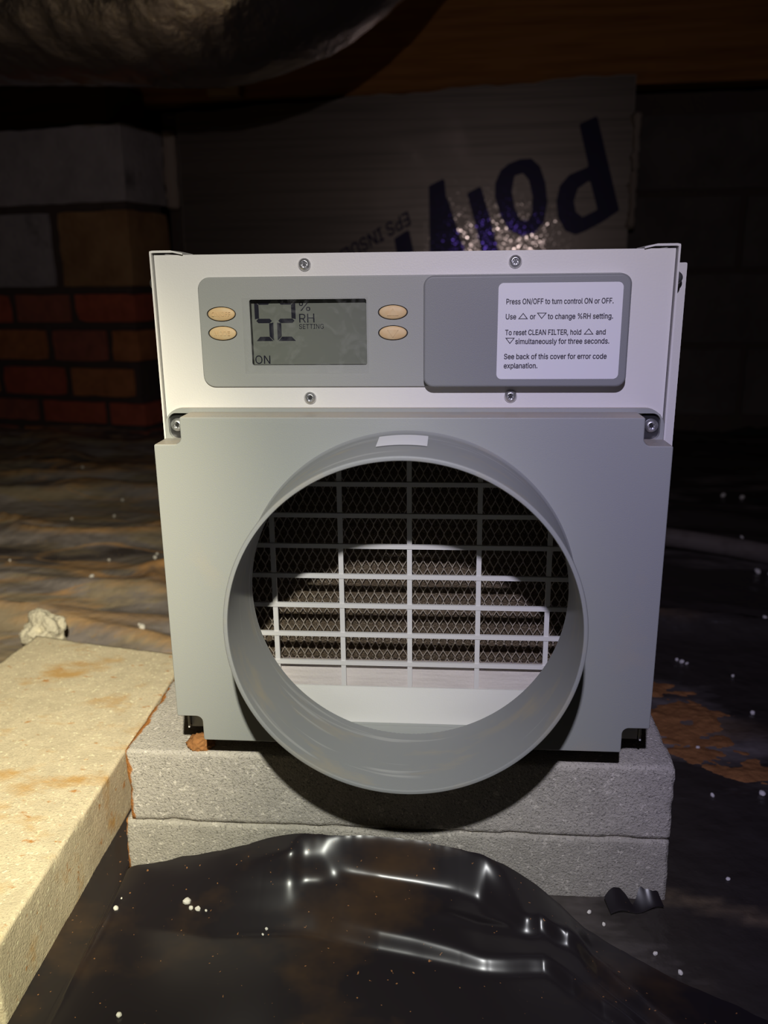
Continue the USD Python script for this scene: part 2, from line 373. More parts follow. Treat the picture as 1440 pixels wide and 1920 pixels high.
def lathe_y(profile, cx, cz, n=160):
    """profile: closed loop of (radius, y)."""
    p = np.array(profile, float)
    t = np.linspace(0, 2 * np.pi, n, endpoint=False)
    k = len(p)
    V = np.stack([cx + p[None, :, 0] * np.cos(t)[:, None], np.broadcast_to(p[:, 1], (n, k)), cz + p[None, :, 0] * np.sin(t)[:, None]], -1).reshape(-1, 3)
    i, j = np.meshgrid(np.arange(n), np.arange(k), indexing='ij')
    a, b = i * k + j, i * k + (j + 1) % k
    c, d = ((i + 1) % n) * k + (j + 1) % k, ((i + 1) % n) * k + j
    F = np.stack([a, b, c, d], -1).reshape(-1, 4)
    m = trimesh.Trimesh(V, np.vstack([F[:, [0, 1, 2]], F[:, [0, 2, 3]]]), process=False)
    if m.volume < 0:
        m.invert()
    return m


def bars(p0, p1, w, d, up=(0, 1, 0)):
    """Many rectangular bars at once: p0, p1 (n x 3); w across, d along 'up'."""
    p0, p1 = np.atleast_2d(p0).astype(float), np.atleast_2d(p1).astype(float)
    t = p1 - p0
    t /= np.linalg.norm(t, axis=1)[:, None]
    u = np.broadcast_to(np.asarray(up, float), t.shape)
    u = u - (u * t).sum(1)[:, None] * t
    u /= np.linalg.norm(u, axis=1)[:, None]
    s = np.cross(t, u)
    w, d = np.broadcast_to(w, (len(p0),))[:, None], np.broadcast_to(d, (len(p0),))[:, None]
    c = [(-1, -1), (1, -1), (1, 1), (-1, 1)]
    V = np.stack([p + a * s * w / 2 + b * u * d / 2 for p in (p0, p1) for a, b in c], 1)
    q = np.array([[0, 1, 2, 3], [7, 6, 5, 4], [0, 4, 5, 1], [1, 5, 6, 2], [2, 6, 7, 3], [3, 7, 4, 0]])
    f = np.vstack([q[:, [0, 2, 1]], q[:, [0, 3, 2]]])
    F = (np.arange(len(p0))[:, None, None] * 8 + f[None]).reshape(-1, 3)
    return trimesh.Trimesh(V.reshape(-1, 3), F, process=False)


def tube(points, r, sides=16, rmod=None):
    p = np.asarray(points, float)
    t = np.gradient(p, axis=0)
    t /= np.linalg.norm(t, axis=1)[:, None]
    a = np.cross(t, [0, 0, 1.0] if abs(t[0, 2]) < 0.9 else [0, 1.0, 0])
    a /= np.linalg.norm(a, axis=1)[:, None]
    b = np.cross(t, a)
    ang = np.linspace(0, 2 * np.pi, sides, endpoint=False)
    R = np.broadcast_to(r, (len(p), sides)) if rmod is None else r * rmod
    V = p[:, None] + R[..., None] * (np.cos(ang)[None, :, None] * a[:, None] + np.sin(ang)[None, :, None] * b[:, None])
    i, j = np.meshgrid(np.arange(len(p) - 1), np.arange(sides), indexing='ij')
    q = np.stack([i * sides + j, (i + 1) * sides + j, (i + 1) * sides + (j + 1) % sides, i * sides + (j + 1) % sides], -1).reshape(-1, 4)
    F = [q[:, [0, 1, 2]], q[:, [0, 2, 3]]]
    V = V.reshape(-1, 3)
    n = len(V)
    V = np.vstack([V, p[0], p[-1]])
    k = np.arange(sides)
    F += [np.c_[np.full(sides, n), k, (k + 1) % sides], np.c_[np.full(sides, n + 1), (len(p) - 1) * sides + (k + 1) % sides, (len(p) - 1) * sides + k]]
    m = trimesh.Trimesh(V, np.vstack(F), process=False)
    if m.volume < 0:
        m.invert()
    return m


def spline(pts, n=60):
    from scipy.interpolate import CubicSpline
    p = np.array(pts, float)
    s = np.r_[0, np.cumsum(np.linalg.norm(np.diff(p, axis=0), axis=1))]
    return CubicSpline(s, p)(np.linspace(0, s[-1], n))


def grid_box(size, step):
    """A box of welded quads with about this step, centred on the origin."""
    n = [max(1, int(round(s / step))) for s in size]
    V, F, at = [], [], 0
    for ax in range(3):
        u, v = (ax + 1) % 3, (ax + 2) % 3
        for sgn in (-1, 1):
            gu, gv = np.meshgrid(np.linspace(-.5, .5, n[u] + 1), np.linspace(-.5, .5, n[v] + 1), indexing='ij')
            p = np.zeros(gu.shape + (3,))
            p[..., ax], p[..., u], p[..., v] = sgn * .5 * size[ax], gu * size[u], gv * size[v]
            i, j = np.meshgrid(np.arange(n[u]), np.arange(n[v]), indexing='ij')
            w = n[v] + 1
            q = np.stack([i * w + j, (i + 1) * w + j, (i + 1) * w + j + 1, i * w + j + 1], -1).reshape(-1, 4)
            if sgn < 0:
                q = q[:, ::-1]
            V.append(p.reshape(-1, 3))
            F.append(q + at)
            at += len(V[-1])
    V, F = np.vstack(V), np.vstack(F)
    m = trimesh.Trimesh(V, np.vstack([F[:, [0, 1, 2]], F[:, [0, 2, 3]]]), process=False)
    m.merge_vertices()
    return m


def stone(x0, x1, y0, y1, z0, z1, step=0.003, r=0.0010, rough=0.0003, chip=0.0016, seed=0, rotz=0.0, top=True):
    """A cast concrete block: rounded arrises with chips, pitted faces."""
    size = np.array([x1 - x0, y1 - y0, z1 - z0])
    m = grid_box(size, step)
    p = np.array(m.vertices)
    c = (np.array([x0 + x1, y0 + y1, z0 + z1])) / 2
    world = p + c
    chips = np.clip(meshkit.fbm(world * 55, 3, seed) - 0.52, 0, 1) * chip * 12
    rr = r + chips
    h = size / 2
    core = np.clip(p, -h + rr[:, None], h - rr[:, None])
    d = p - core
    l = np.linalg.norm(d, axis=1)[:, None]
    nrm = d / np.maximum(l, 1e-9)
    p = core + nrm * rr[:, None]
    w = meshkit.fbm(world * 260, 3, seed + 9) - 0.5
    low = meshkit.fbm(world * 40, 3, seed + 5) - 0.5
    p = p + nrm * (w * rough * 2 + low * rough * 1.2)[:, None]
    a = math.radians(rotz)
    p = np.c_[p[:, 0] * math.cos(a) - p[:, 1] * math.sin(a), p[:, 0] * math.sin(a) + p[:, 1] * math.cos(a), p[:, 2]] + c
    return trimesh.Trimesh(p, m.faces, process=False)


def ellipse_pts(a, b, n=48):
    t = np.linspace(0, 2 * np.pi, n, endpoint=False)
    return np.c_[a * np.cos(t), b * np.sin(t)]


def dome_y(cx, cz, a, b, y, h, rings=6, n=48):
    """A low elliptical dome bulging towards -y from the plane y."""
    V, F = [], []
    for k in range(rings + 1):
        s = math.sin(math.pi / 2 * k / rings)
        e = ellipse_pts(a * math.cos(math.pi / 2 * k / rings), b * math.cos(math.pi / 2 * k / rings), n) if k < rings else np.zeros((n, 2))
        V.append(np.c_[cx + e[:, 0], np.full(n, y - h * s), cz + e[:, 1]])
    V.insert(0, V[0] + [0, 0.0015, 0])
    for r in range(len(V) - 1):
        i = np.arange(n)
        q = np.c_[r * n + i, r * n + (i + 1) % n, (r + 1) * n + (i + 1) % n, (r + 1) * n + i]
        F += [q[:, [0, 1, 2]], q[:, [0, 2, 3]]]
    return trimesh.Trimesh(np.vstack(V), np.vstack(F), process=False)


def text_y(s, x0, x1, zbase, cap, y, depth=0.00012, bold=False):
    """Lettering facing the camera, fitted between x0 and x1 on its base line."""
    m = meshkit.text_mesh(s, cap, depth, bold)
    v = np.array(m.vertices)
    w = v[:, 0].max() - v[:, 0].min()
    X = x0 + (v[:, 0] - v[:, 0].min()) * ((x1 - x0) / w)
    out = trimesh.Trimesh(np.c_[X, y - v[:, 2], zbase + v[:, 1]], m.faces, process=False)
    if out.volume < 0:
        out.invert()
    return out


# ------------------------------------------------------------------ the setting: ground, walls, beams
YB = lambda x: 1.90 - 0.055 * (x - 0.15)     # the plane of the insulation board


def fold_value(x, y):
    return 1 - np.abs(2 * meshkit.fbm(np.stack([x * 1.6 + 2.0, y * 6.5 + 1.1 * x, np.zeros_like(x)], -1), 3, 8) - 1)


def ground_z(x, y):
    """Lie of the loose polythene over the ground."""
    P = np.stack([x * 2.2 + 0.35 * np.sin(3 * y), y * 5.5 + 0.5 * x, np.zeros_like(x)], -1)
    h = 0.030 * (meshkit.fbm(P, 4, 3) - 0.5)
    r = fold_value(x, y)
    h = h + 0.028 * np.clip(r - 0.80, 0, 1) / 0.2
    far = np.clip(np.maximum(np.abs(x) - 0.30, y - 0.25) / 0.25, 0.0, 1)
    return 0.0015 + h * far * 0.9 - 0.003 * (1 - far)


def heightfield(xs, ys, zf):
    X, Y = np.meshgrid(xs, ys, indexing='ij')
    Z = zf(X, Y)
    n, k = len(xs), len(ys)
    i, j = np.meshgrid(np.arange(n - 1), np.arange(k - 1), indexing='ij')
    q = np.stack([i * k + j, (i + 1) * k + j, (i + 1) * k + j + 1, i * k + j + 1], -1).reshape(-1, 4)
    return trimesh.Trimesh(np.stack([X, Y, Z], -1).reshape(-1, 3), np.vstack([q[:, [0, 1, 2]], q[:, [0, 2, 3]]]), process=False)


obj('floor', bx(-2.6, 2.6, -1.6, 2.4, -0.14, -0.035), M['soil'], None, label='bare clay ground of the crawl space under the sheets', cat='ground', kind='structure')
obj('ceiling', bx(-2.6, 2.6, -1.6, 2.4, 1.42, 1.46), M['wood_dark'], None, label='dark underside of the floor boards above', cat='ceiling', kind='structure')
sheet = heightfield(np.linspace(-2.3, 2.0, 430), np.r_[np.linspace(-0.6, 0.9, 190), np.linspace(0.91, 2.05, 100)], ground_z)
ctr = sheet.triangles_center
e_ = ctr[:, :2] - np.array([-0.838, 1.812])
under_wall = ((e_ @ [0.243, 0.970] > -0.012) & (e_ @ [-0.970, 0.243] > -0.012)) | (ctr[:, 1] > YB(ctr[:, 0]) + 0.04)
sheet.update_faces(~under_wall)
sheet.remove_unreferenced_vertices()
v = np.array(sheet.vertices)
f_ = np.clip((fold_value(v[:, 0], v[:, 1]) - 0.92) / 0.04, 0, 1) * np.clip((0.35 - v[:, 0]) / 0.4, 0.0, 1)  # streaks fade to the right too, following the painted beam fall-off
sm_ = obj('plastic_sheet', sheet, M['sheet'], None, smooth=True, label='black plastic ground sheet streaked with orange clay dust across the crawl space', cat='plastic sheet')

UsdGeom.PrimvarsAPI(sm_).CreatePrimvar('st', Sdf.ValueTypeNames.TexCoord2fArray, 'vertex').Set(Vt.Vec2fArray.FromNumpy(np.c_[f_, meshkit.noise(v * 3, 4)].astype(np.float32)))

# left wall: a pier of block over brick, its corner nearest the board
wl = thing('wall_left', 'brick wall topped with concrete blocks at the left', 'wall', (-1.1, 1.88, 0), kind='structure')
C0, DIR = np.array([-0.838, 1.812]), np.array([-0.970, 0.243])
NRM = np.array([0.243, 0.970])


def wall_piece(s0, s1, d0, d1, z0, z1, seed, r=0.006):
    """A brick on the left wall: s along it away from the corner, d behind its face."""
    m = stone(0, s1 - s0, 0, d1 - d0, z0, z1, step=0.035, r=r, rough=0.002, chip=0.003, seed=seed)
    v = np.array(m.vertices)
    xy = C0 + np.outer(v[:, 0] + s0, DIR) + np.outer(v[:, 1] + d0, NRM)
    m = trimesh.Trimesh(np.c_[xy, v[:, 2]], m.faces, process=False)
    if m.volume < 0:
        m.invert()
    return m


obj('mortar', wall_piece(0.014, 1.5, 0.012, 0.19, -0.03, 0.835, 99), M['mortar'], wl)
for s0, s1, m_ in ((0.0, 0.43, 'cmu'), (0.445, 0.83, 'cmu'), (0.845, 1.23, 'cmu')):
    obj('concrete_block', wall_piece(s0, s1, 0, 0.2, 0.640, 0.838, int(s0 * 90)), M[m_], wl, smooth=40)
for s0, s1, m_ in ((0.0, 0.235, 'cmu_tan'), (0.262, 0.66, 'cmu'), (0.675, 1.06, 'cmu')):
    obj('concrete_block', wall_piece(s0, s1, 0, 0.2, 0.420, 0.622, int(s0 * 90) + 7), M[m_], wl, smooth=40)
bm = ['brick_a', 'brick_b', 'brick_c']
for row, (z0, z1) in enumerate(((0.322, 0.402), (0.214, 0.302), (0.112, 0.195), (0.030, 0.097), (-0.05, 0.016))):
    s = (0.0, 0.11, 0.03, 0.14, 0.0)[row]
    if s > 0.05:
        obj('brick', wall_piece(0, s - 0.018, 0, 0.1, z0, z1, row), M[bm[row % 3]], wl, smooth=40)
    k = 0
    while s < 1.35:
        ln = 0.185 + 0.05 * random.random()
        obj('brick', wall_piece(s, s + ln, random.uniform(-.003, .004), 0.1, z0 + random.uniform(-.003, .003), z1, 31 * row + k), M[bm[(row * 2 + k * (k + 1)) % 3]], wl, smooth=40)
        s += ln + 0.022
        k += 1
sm_ = stone(-0.016, 0.014, 0, 0.05, 0.635, 0.845, step=0.012, r=0.006, rough=0.004, chip=0.006, seed=5)
obj('mortar_smear', trimesh.Trimesh(np.array(sm_.vertices) * [1.25, 1, 1] + [-0.772, 2.0, 0], sm_.faces, process=False), M['mortar_light'], wl, smooth=True)
sp = wall_piece(0.05, 1.5, 0.02, 0.2, 0.842, 0.95, 5)
obj('sill_plate', sp, M['wood_dark'], None, label='dark timber sill plate lying on top of the block pier at left', cat='timber')

# back wall: blocks, mostly behind the board
wb = thing('wall_back', 'dark concrete block wall behind the insulation board', 'wall', (0.6, 1.95, 0), kind='structure')


def back_piece(x0, x1, z0, z1, off, depth, seed):
    m = stone(x0, x1, 0, depth, z0, z1, step=0.045, r=0.006, rough=0.002, chip=0.003, seed=seed)
    v = np.array(m.vertices)
    return trimesh.Trimesh(np.c_[v[:, 0], v[:, 1] + YB(v[:, 0]) + off, v[:, 2]], m.faces, process=False)


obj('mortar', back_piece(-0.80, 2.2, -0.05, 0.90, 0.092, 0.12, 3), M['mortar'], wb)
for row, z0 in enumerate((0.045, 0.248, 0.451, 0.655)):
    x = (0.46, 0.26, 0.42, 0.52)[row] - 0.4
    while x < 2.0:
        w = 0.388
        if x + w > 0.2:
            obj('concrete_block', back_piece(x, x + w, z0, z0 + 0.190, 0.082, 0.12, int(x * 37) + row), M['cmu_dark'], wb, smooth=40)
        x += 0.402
beam = thing('timber_beam', 'orange-brown timber beam running above the foil board', 'beam', (0.3, 1.99, 0.92))
for z0, z1 in ((0.918, 1.16), (1.165, 1.415)):
    m = bx(-2.2, 2.2, 0.0, 0.09, z0, z1)
    v = np.array(m.vertices)
    obj('plank', trimesh.Trimesh(np.c_[v[:, 0], v[:, 1] + YB(v[:, 0]) + (0.07 if z0 < 1 else 0.08), v[:, 2]], m.faces, process=False), M['wood'], beam)

ob = stone(-0.632, -0.545, 1.93, 1.985, 0.915, 0.965, step=0.02, r=0.002, rough=0.0005, chip=0.001, seed=8)
obj('wood_block', ob, M['wood_pale'], None, smooth=40, label='small pale wood block against the beam just below the black duct', cat='wood block')

# foil-faced insulation board with its printing upside down
board = thing('insulation_board', 'silver foil-faced insulation board with upside-down purple lettering', 'insulation board', (-0.1, 1.9, 0.28))


LEAN = 0.040         # the board leans back a little


def on_board(poly, off, depth):
    m = prism_y(poly, -depth, 0)
    v = np.array(m.vertices)
    return trimesh.Trimesh(np.c_[v[:, 0], v[:, 1] + YB(v[:, 0]) - off + LEAN * (v[:, 2] - 0.6), v[:, 2]], m.faces, process=False)


top = [(-0.730, 0.880)] + [(x, 0.882 + 0.052 * (x + 0.7) / 1.2 + 0.003 * math.sin(23 * x) + 0.002 * math.sin(71 * x)) for x in np.linspace(-0.72, 0.49, 40)] + [(0.5, 0.93)]
face = Polygon([(-0.73, 0.28), (0.50, 0.28)] + top[::-1])
obj('foam_core', on_board(face, -0.05, 0.048), M['eps'], board)
obj('foil_facing', on_board(face.buffer(-0.002), 0.0, 0.0018), M['foil'], board)

sm_ = stone(0.499, 0.516, 1.862, 1.915, 0.55, 0.84, step=0.012, r=0.006, rough=0.004, chip=0.006, seed=6)
obj('foam_edge', sm_, M['mortar_light'], board, smooth=True, label='pale ragged foam along the right edge')


def board_px(pts):
    """Outline measured on the board: centimetres right of and above a datum on its face."""
    return Polygon([(x / 100, z / 100) for x, z in pts])


for outer, hole in (
    ([(36.1, 81.6), (40.6, 83.5), (44.2, 71.2), (47.5, 60.1), (43.2, 57.2), (38.9, 55.0), (36.4, 54.1), (33.6, 55.2), (31.6, 58.5), (31.0, 62.8), (31.7, 66.6), (34.1, 69.3), (39.0, 71.2)], [(39.5, 67.8), (36.5, 65.8), (35.6, 62.7), (36.2, 60.0), (38.0, 58.6), (41.8, 60.4)]),
    ([(21.2, 73.5), (24.1, 73.6), (26.4, 71.6), (28.0, 67.4), (28.7, 62.5), (28.0, 57.5), (25.5, 54.7), (21.8, 54.1), (18.7, 55.5), (16.4, 59.2), (14.7, 64.2), (14.7, 67.7), (16.1, 70.9), (18.2, 72.5)], [(19.8, 69.4), (19.2, 65.5), (20.1, 61.2), (21.7, 58.3), (23.5, 57.9), (24.6, 59.7), (24.7, 64.0), (23.6, 68.2), (22.0, 70.0)]),
    ([(7.2, 65.3), (10.9, 67.1), (13.7, 58.5), (16.0, 50.3), (17.2, 43.0), (13.0, 43.1), (9.6, 57.1)], None),
    ([(-3.1, 67.5), (1.1, 69.3), (1.6, 64.6), (2.3, 63.4), (6.5, 51.3), (9.1, 43.9), (4.4, 43.9), (2.0, 51.0), (1.8, 43.9), (-2.6, 44.0)], None),
    ([(-12.6, 54.0), (-8.5, 56.4), (-5.7, 44.0), (-10.9, 44.1)], None)):
    p = board_px(outer)
    p = p.buffer(0.006).buffer(-0.012).buffer(0.006)
    if hole:
        h_ = board_px(hole)
        p = p.difference(h_.buffer(-0.005).buffer(0.005))
    obj('lettering', on_board(p, 0.0020, 0.0006), M['print'], board)
tm = meshkit.text_mesh('EPS INSULATION', 0.034, 0.0006, True)
v = np.array(tm.vertices)
a = math.radians(180 + 28)
v[:, 0] = v[:, 0] * 0.86 + v[:, 1] * 0.2
X = -0.086 + v[:, 0] * math.cos(a) - v[:, 1] * math.sin(a)
Z = 0.612 + v[:, 0] * math.sin(a) + v[:, 1] * math.cos(a)
tm = trimesh.Trimesh(np.c_[X, YB(X) - 0.0021 - v[:, 2] + LEAN * (Z - 0.6), Z], tm.faces, process=False)
if tm.volume < 0:
    tm.invert()
obj('lettering', tm, M['print'], board)

# flexible duct hanging at the top left
duct_path = []
for t in np.linspace(0, 1, 40):
    duct_path.append((-1.75 + 1.30 * t, 1.20 + 0.0 * t, 0.990 + 0.055 * (1 - t)))
RB = 0.40
for a in np.linspace(0.04, math.pi / 2, 30):
    duct_path.append((-0.45 + RB * math.sin(a), 1.20 + 0.02 * a, 0.990 + RB * (1 - math.cos(a))))
duct_path = np.array(duct_path)
SIDES = 96
ang = np.linspace(0, 2 * np.pi, SIDES + 1)
t = np.gradient(duct_path, axis=0)
t /= np.linalg.norm(t, axis=1)[:, None]
a_ = np.cross(t, [0, 1.0, 0])
a_ /= np.linalg.norm(a_, axis=1)[:, None]
b_ = np.cross(t, a_)
fine = spline(duct_path, 220)
tf = np.gradient(fine, axis=0)
tf /= np.linalg.norm(tf, axis=1)[:, None]
af = np.cross(tf, [0, 1.0, 0])
af /= np.linalg.norm(af, axis=1)[:, None]
bf = np.cross(tf, af)
dirs = np.cos(ang)[None, :, None] * af[:, None] + np.sin(ang)[None, :, None] * bf[:, None]
base = fine[:, None] + 0.2 * dirs
wob = meshkit.fbm(base * np.array([9, 9, 9]), 4, 4) - 0.5
wob2 = meshkit.fbm(base * np.array([34, 20, 20]), 3, 14) - 0.5
dv = fine[:, None] + (0.205 + 0.018 * wob + 0.009 * wob2)[..., None] * dirs
nn, kk = len(fine), SIDES + 1
i, j = np.meshgrid(np.arange(nn - 1), np.arange(SIDES), indexing='ij')
q = np.stack([i * kk + j, (i + 1) * kk + j, (i + 1) * kk + j + 1, i * kk + j + 1], -1).reshape(-1, 4)
dm = trimesh.Trimesh(dv.reshape(-1, 3), np.vstack([q[:, [0, 2, 1]], q[:, [0, 3, 2]]]), process=False)
uv = np.stack(np.broadcast_arrays(np.linspace(0, 1, nn)[:, None], np.linspace(0, 1, kk)[None]), -1).reshape(-1, 2)
if (np.cross(dm.triangles[0][1] - dm.triangles[0][0], dm.triangles[0][2] - dm.triangles[0][0]) @ (dm.triangles[0].mean(0) - fine[0])) < 0:
    dm = trimesh.Trimesh(dm.vertices, dm.faces[:, ::-1], process=False)
dmesh = usdkit.mesh(stage, '/World/' + numbered('/World', 'flexible_duct'), dm, M['duct'], smooth=True, uv=uv)
tag(dmesh, 'fat black insulated flexible duct with wrinkled net-reinforced jacket overhead at left', 'duct')

# ------------------------------------------------------------------ concrete under and beside the machine
TOPZ = ZS - 0.0225
obj('concrete_slab', stone(-0.204, 0.1815, 0.020, 0.212, ZS - 0.0795, TOPZ, seed=1, rotz=0.0), M['block'], None, smooth=50,
    label='upper grey concrete block directly under the dehumidifier, clay along its left edge', cat='concrete block')
obj('concrete_slab', stone(-0.2095, 0.182, 0.019, 0.211, -0.004, ZS - 0.0800, seed=2, rotz=0.0), M['block_low'], None, smooth=50,
    label='lower grey concrete block of the stack, partly covered by the black flap', cat='concrete block')
slab = stone(-0.432, -0.237, -0.118, 0.272, -0.002, 0.0575, seed=3, rotz=1.0)
v = np.array(slab.vertices)          # its far end was cut askew
v[:, 1] -= (v[:, 0] + 0.237) * 0.225 * np.clip(v[:, 1] / 0.27, 0, 1)
v[:, 0] += 0.014 * np.clip((v[:, 1] - 0.2) / 0.1, 0, 1) * np.clip((-v[:, 0] - 0.34) / 0.08, 0, 1)
obj('concrete_slab', trimesh.Trimesh(v, slab.faces, process=False), M['slab'], None, smooth=50,
    label='bright tan stained concrete block lying flat on the sheet at left', cat='concrete block')
# a lump of clay on the upper block
lump = trimesh.creation.icosphere(3, 1.0)
v = np.array(lump.vertices)
v *= (0.010, 0.009, 0.006)
v += np.array(lump.vertices) * ((meshkit.fbm(np.array(lump.vertices) * 3, 3, 2) - 0.5) * 0.007)[:, None]
obj('clay_lump', trimesh.Trimesh(v + [-0.151, 0.030, TOPZ + 0.0015], lump.faces, process=False), M['clay'], None, smooth=True,
    label='small orange lump of clay on the block at the left foot of the dehumidifier', cat='clay')

# ------------------------------------------------------------------ the dehumidifier (its front cover is the plane y = 0; z measured from the cover's underside)
D = 0.0246
dh = thing('dehumidifier', 'white and grey dehumidifier with round duct collar standing on two concrete blocks', 'dehumidifier', (0, 0.2, TOPZ))


def up(m):
    m = m.copy()
    m.apply_translation([0, 0, ZS])
    return m


def part(name, m, mt, parent=None, **k):
    return obj(name, up(m), mt, parent or dh, **k)


# case: front panel with its opening, folded side panels, top, back, bottom
fp = sbox(-0.1546, -0.0040, 0.1546, 0.3150).difference(sbox(-0.128, 0.0302, 0.128, 0.2075)).difference(sbox(-0.0985, 0.2478, -0.0245, 0.2896))
part('front_panel', prism_y(fp, D, D + 0.0012), M['white'])
BK = 0.40
for sx in (-1, 1):
    a, b = sorted((sx * 0.1556, sx * 0.1567))
    m = [bx(a, b, D - 0.0022, BK, -0.0040, 0.3165)]
    a, b = sorted((sx * 0.1425, sx * 0.1567))
    fold = Polygon([(sx * 0.1425, 0.3163), (sx * 0.1545, 0.3163), (sx * 0.1567, 0.3158), (sx * 0.1567, 0.3172), (sx * 0.1550, 0.3176), (sx * 0.1438, 0.3176), (sx * 0.1365, 0.3160), (sx * 0.1365, 0.3150)])
    m.append(prism_y(fold, D - 0.0018, D + 0.02))
    part('side_panel', cat_(m), M['white'])
part('top_panel', bx(-0.1556, 0.1556, D + 0.012, BK, 0.3138, 0.3149), M['white'])
part('back_panel', bx(-0.1556, 0.1556, BK - 0.0012, BK, -0.0040, 0.3138), M['white'])
part('base_pan', bx(-0.1556, 0.1556, D + 0.0012, BK - 0.0012, -0.0040, -0.0028), M['cavity'])
for sx in (-1, 1):
    for y in (0.13, 0.34):
        part('foot', bx(sx * 0.115 - 0.02, sx * 0.115 + 0.02, y - 0.02, y + 0.02, -0.0225 if y < 0.2 else -0.0215, -0.0035), M['dark'])
part('air_box', cat_([bx(-0.1500, 0.1500, 0.100, 0.103, -0.003, 0.28), bx(-0.1500, 0.1500, 0.03, 0.1, 0.235, 0.238),
                      bx(-0.142, -0.139, 0.03, 0.1, -0.003, 0.235), bx(0.139, 0.142, 0.03, 0.1, -0.003, 0.235)]), M['cavity'])
strip = sbox(0.1568, -0.004, 0.1698, 0.3075).buffer(-0.001).buffer(0.001).difference(rrect(0.1570, 0.1664, 0.2885, 0.3000, 0.003))
part('side_flange', prism_y(strip, 0.0545, 0.0560), M['white'])
part('side_flange', prism_y(sbox(0.1685, -0.004, 0.1698, 0.3070), 0.0560, 0.30), M['white'])


def screw(x, z, y, r=0.0037, parent=None, name='screw'):
    """Pan head with a hollow star drive, facing the camera, on a washer flange."""
    prof = [(0.0, y), (r * 1.05, y), (r * 1.05, y - 0.0006), (r * 0.98, y - 0.0010), (r * 0.86, y - 0.0018), (r * 0.62, y - 0.0024), (r * 0.55, y - 0.0024), (r * 0.48, y - 0.0014), (r * 0.42, y - 0.0006), (0.0, y - 0.0006)]
    head = lathe_y([(max(a, 1e-5), b) for a, b in prof], x, z, 36)
    s = part(name, head, M['steel'], parent, smooth=35)
    star = [((r * 0.44 if k % 2 else r * 0.26) * math.cos(k * math.pi / 6), (r * 0.44 if k % 2 else r * 0.26) * math.sin(k * math.pi / 6)) for k in range(12)]
    part('drive_recess', prism_y(affinity.translate(Polygon(star), x, z), y - 0.0009, y - 0.0005), M['steel_dark'], s)
    return s


for x, z in ((-0.0626, 0.3085), (0.0626, 0.3087), (-0.0619, 0.2286), (0.0622, 0.2295)):
    screw(x, z, D)
for sx in (-1, 1):      # round-headed bolts in the side panels
    m = trimesh.creation.icosphere(3, 1.0)
    v = np.array(m.vertices) * (0.0046 if sx < 0 else 0.0064, 0.0047, 0.0047)
    part('side_bolt', trimesh.Trimesh(v + [sx * 0.1592, 0.040 if sx < 0 else 0.047, 0.2985], m.faces, process=False), M['steel'], smooth=True)

# control panel, display, keys
cp = bevel_y(rrect(-0.1287, 0.1305, 0.2355, 0.3018, 0.0075).buffer(0).simplify(1e-6), D - 0.0014, D, 0.0007)
LC = (-0.0972, -0.0257, 0.2490, 0.2884)
win = up(prism_y(rrect(*LC, 0.0012), D - 0.01, D + 0.01))
keys = [(-0.1149, 0.2800), (-0.1148, 0.2685), (-0.0097, 0.2803), (-0.0097, 0.2681)]
keyholes = to_man(cat_([prism_y(Polygon(ellipse_pts(0.0091, 0.0045) + k), D - 0.01, D + 0.01) for k in keys]))
body = to_man(cp) - to_man(prism_y(rrect(*LC, 0.0012), D - 0.01, D + 0.01)) - keyholes
bmesh = body.to_mesh()
ctl = part('control_panel', trimesh.Trimesh(bmesh.vert_properties[:, :3], bmesh.tri_verts, process=False), M['panel_grey'], smooth=30)
YL = D - 0.00005
for k, (x, z) in enumerate(keys):
    part('key_well', prism_y(Polygon(ellipse_pts(0.0091, 0.0045) + [x, z]), D - 0.0004, D - 0.0001), M['dark'], ctl)
    b = part('key', dome_y(x, z, 0.0084, 0.0041, D - 0.0012, 0.0013), M['button'], ctl, smooth=40)
    y = D - 0.0024
    if k == 0:
        part('key', text_y('ON/OFF', x - 0.0058, x + 0.0058, z - 0.0013, 0.0026, y, 0.0003), M['button'], ctl, label='raised ON/OFF lettering')
    elif k == 1:
        part('key', text_y('MODE', x - 0.0048, x + 0.0048, z - 0.0013, 0.0026, y, 0.0003), M['button'], ctl, label='raised MODE lettering')
    else:
        s = 1 if k == 2 else -1
        tri = Polygon([(x - 0.0034, z - s * 0.0019), (x + 0.0034, z - s * 0.0019), (x, z + s * 0.0025)])
        part('key', prism_y(tri, y - 0.0003, y + 0.0006), M['button'], ctl, label='raised arrow on the key')
YD = D + 0.0040      # the display lies behind its window
def deep(m):      # what lies on the glass, 4 mm behind the panel
    m.vertices = np.c_[0.0232 + (m.vertices[:, 0] - 0.0232) * 1.0078, m.vertices[:, 1], 0.298 + (m.vertices[:, 2] - 0.298) * 1.0078]
    return m


lcd = part('display', bx(LC[0] - 0.0015, LC[1] + 0.0015, YD, YD + 0.001, LC[2] - 0.0015, LC[3] + 0.0015), M['lcd'])
part('display_frame', prism_y(sbox(LC[0] - 0.001, LC[2] - 0.001, LC[1] + 0.001, LC[3] + 0.001).difference(sbox(LC[0], LC[2], LC[1], LC[3])), D - 0.0003, YD), M['dark'], lcd)


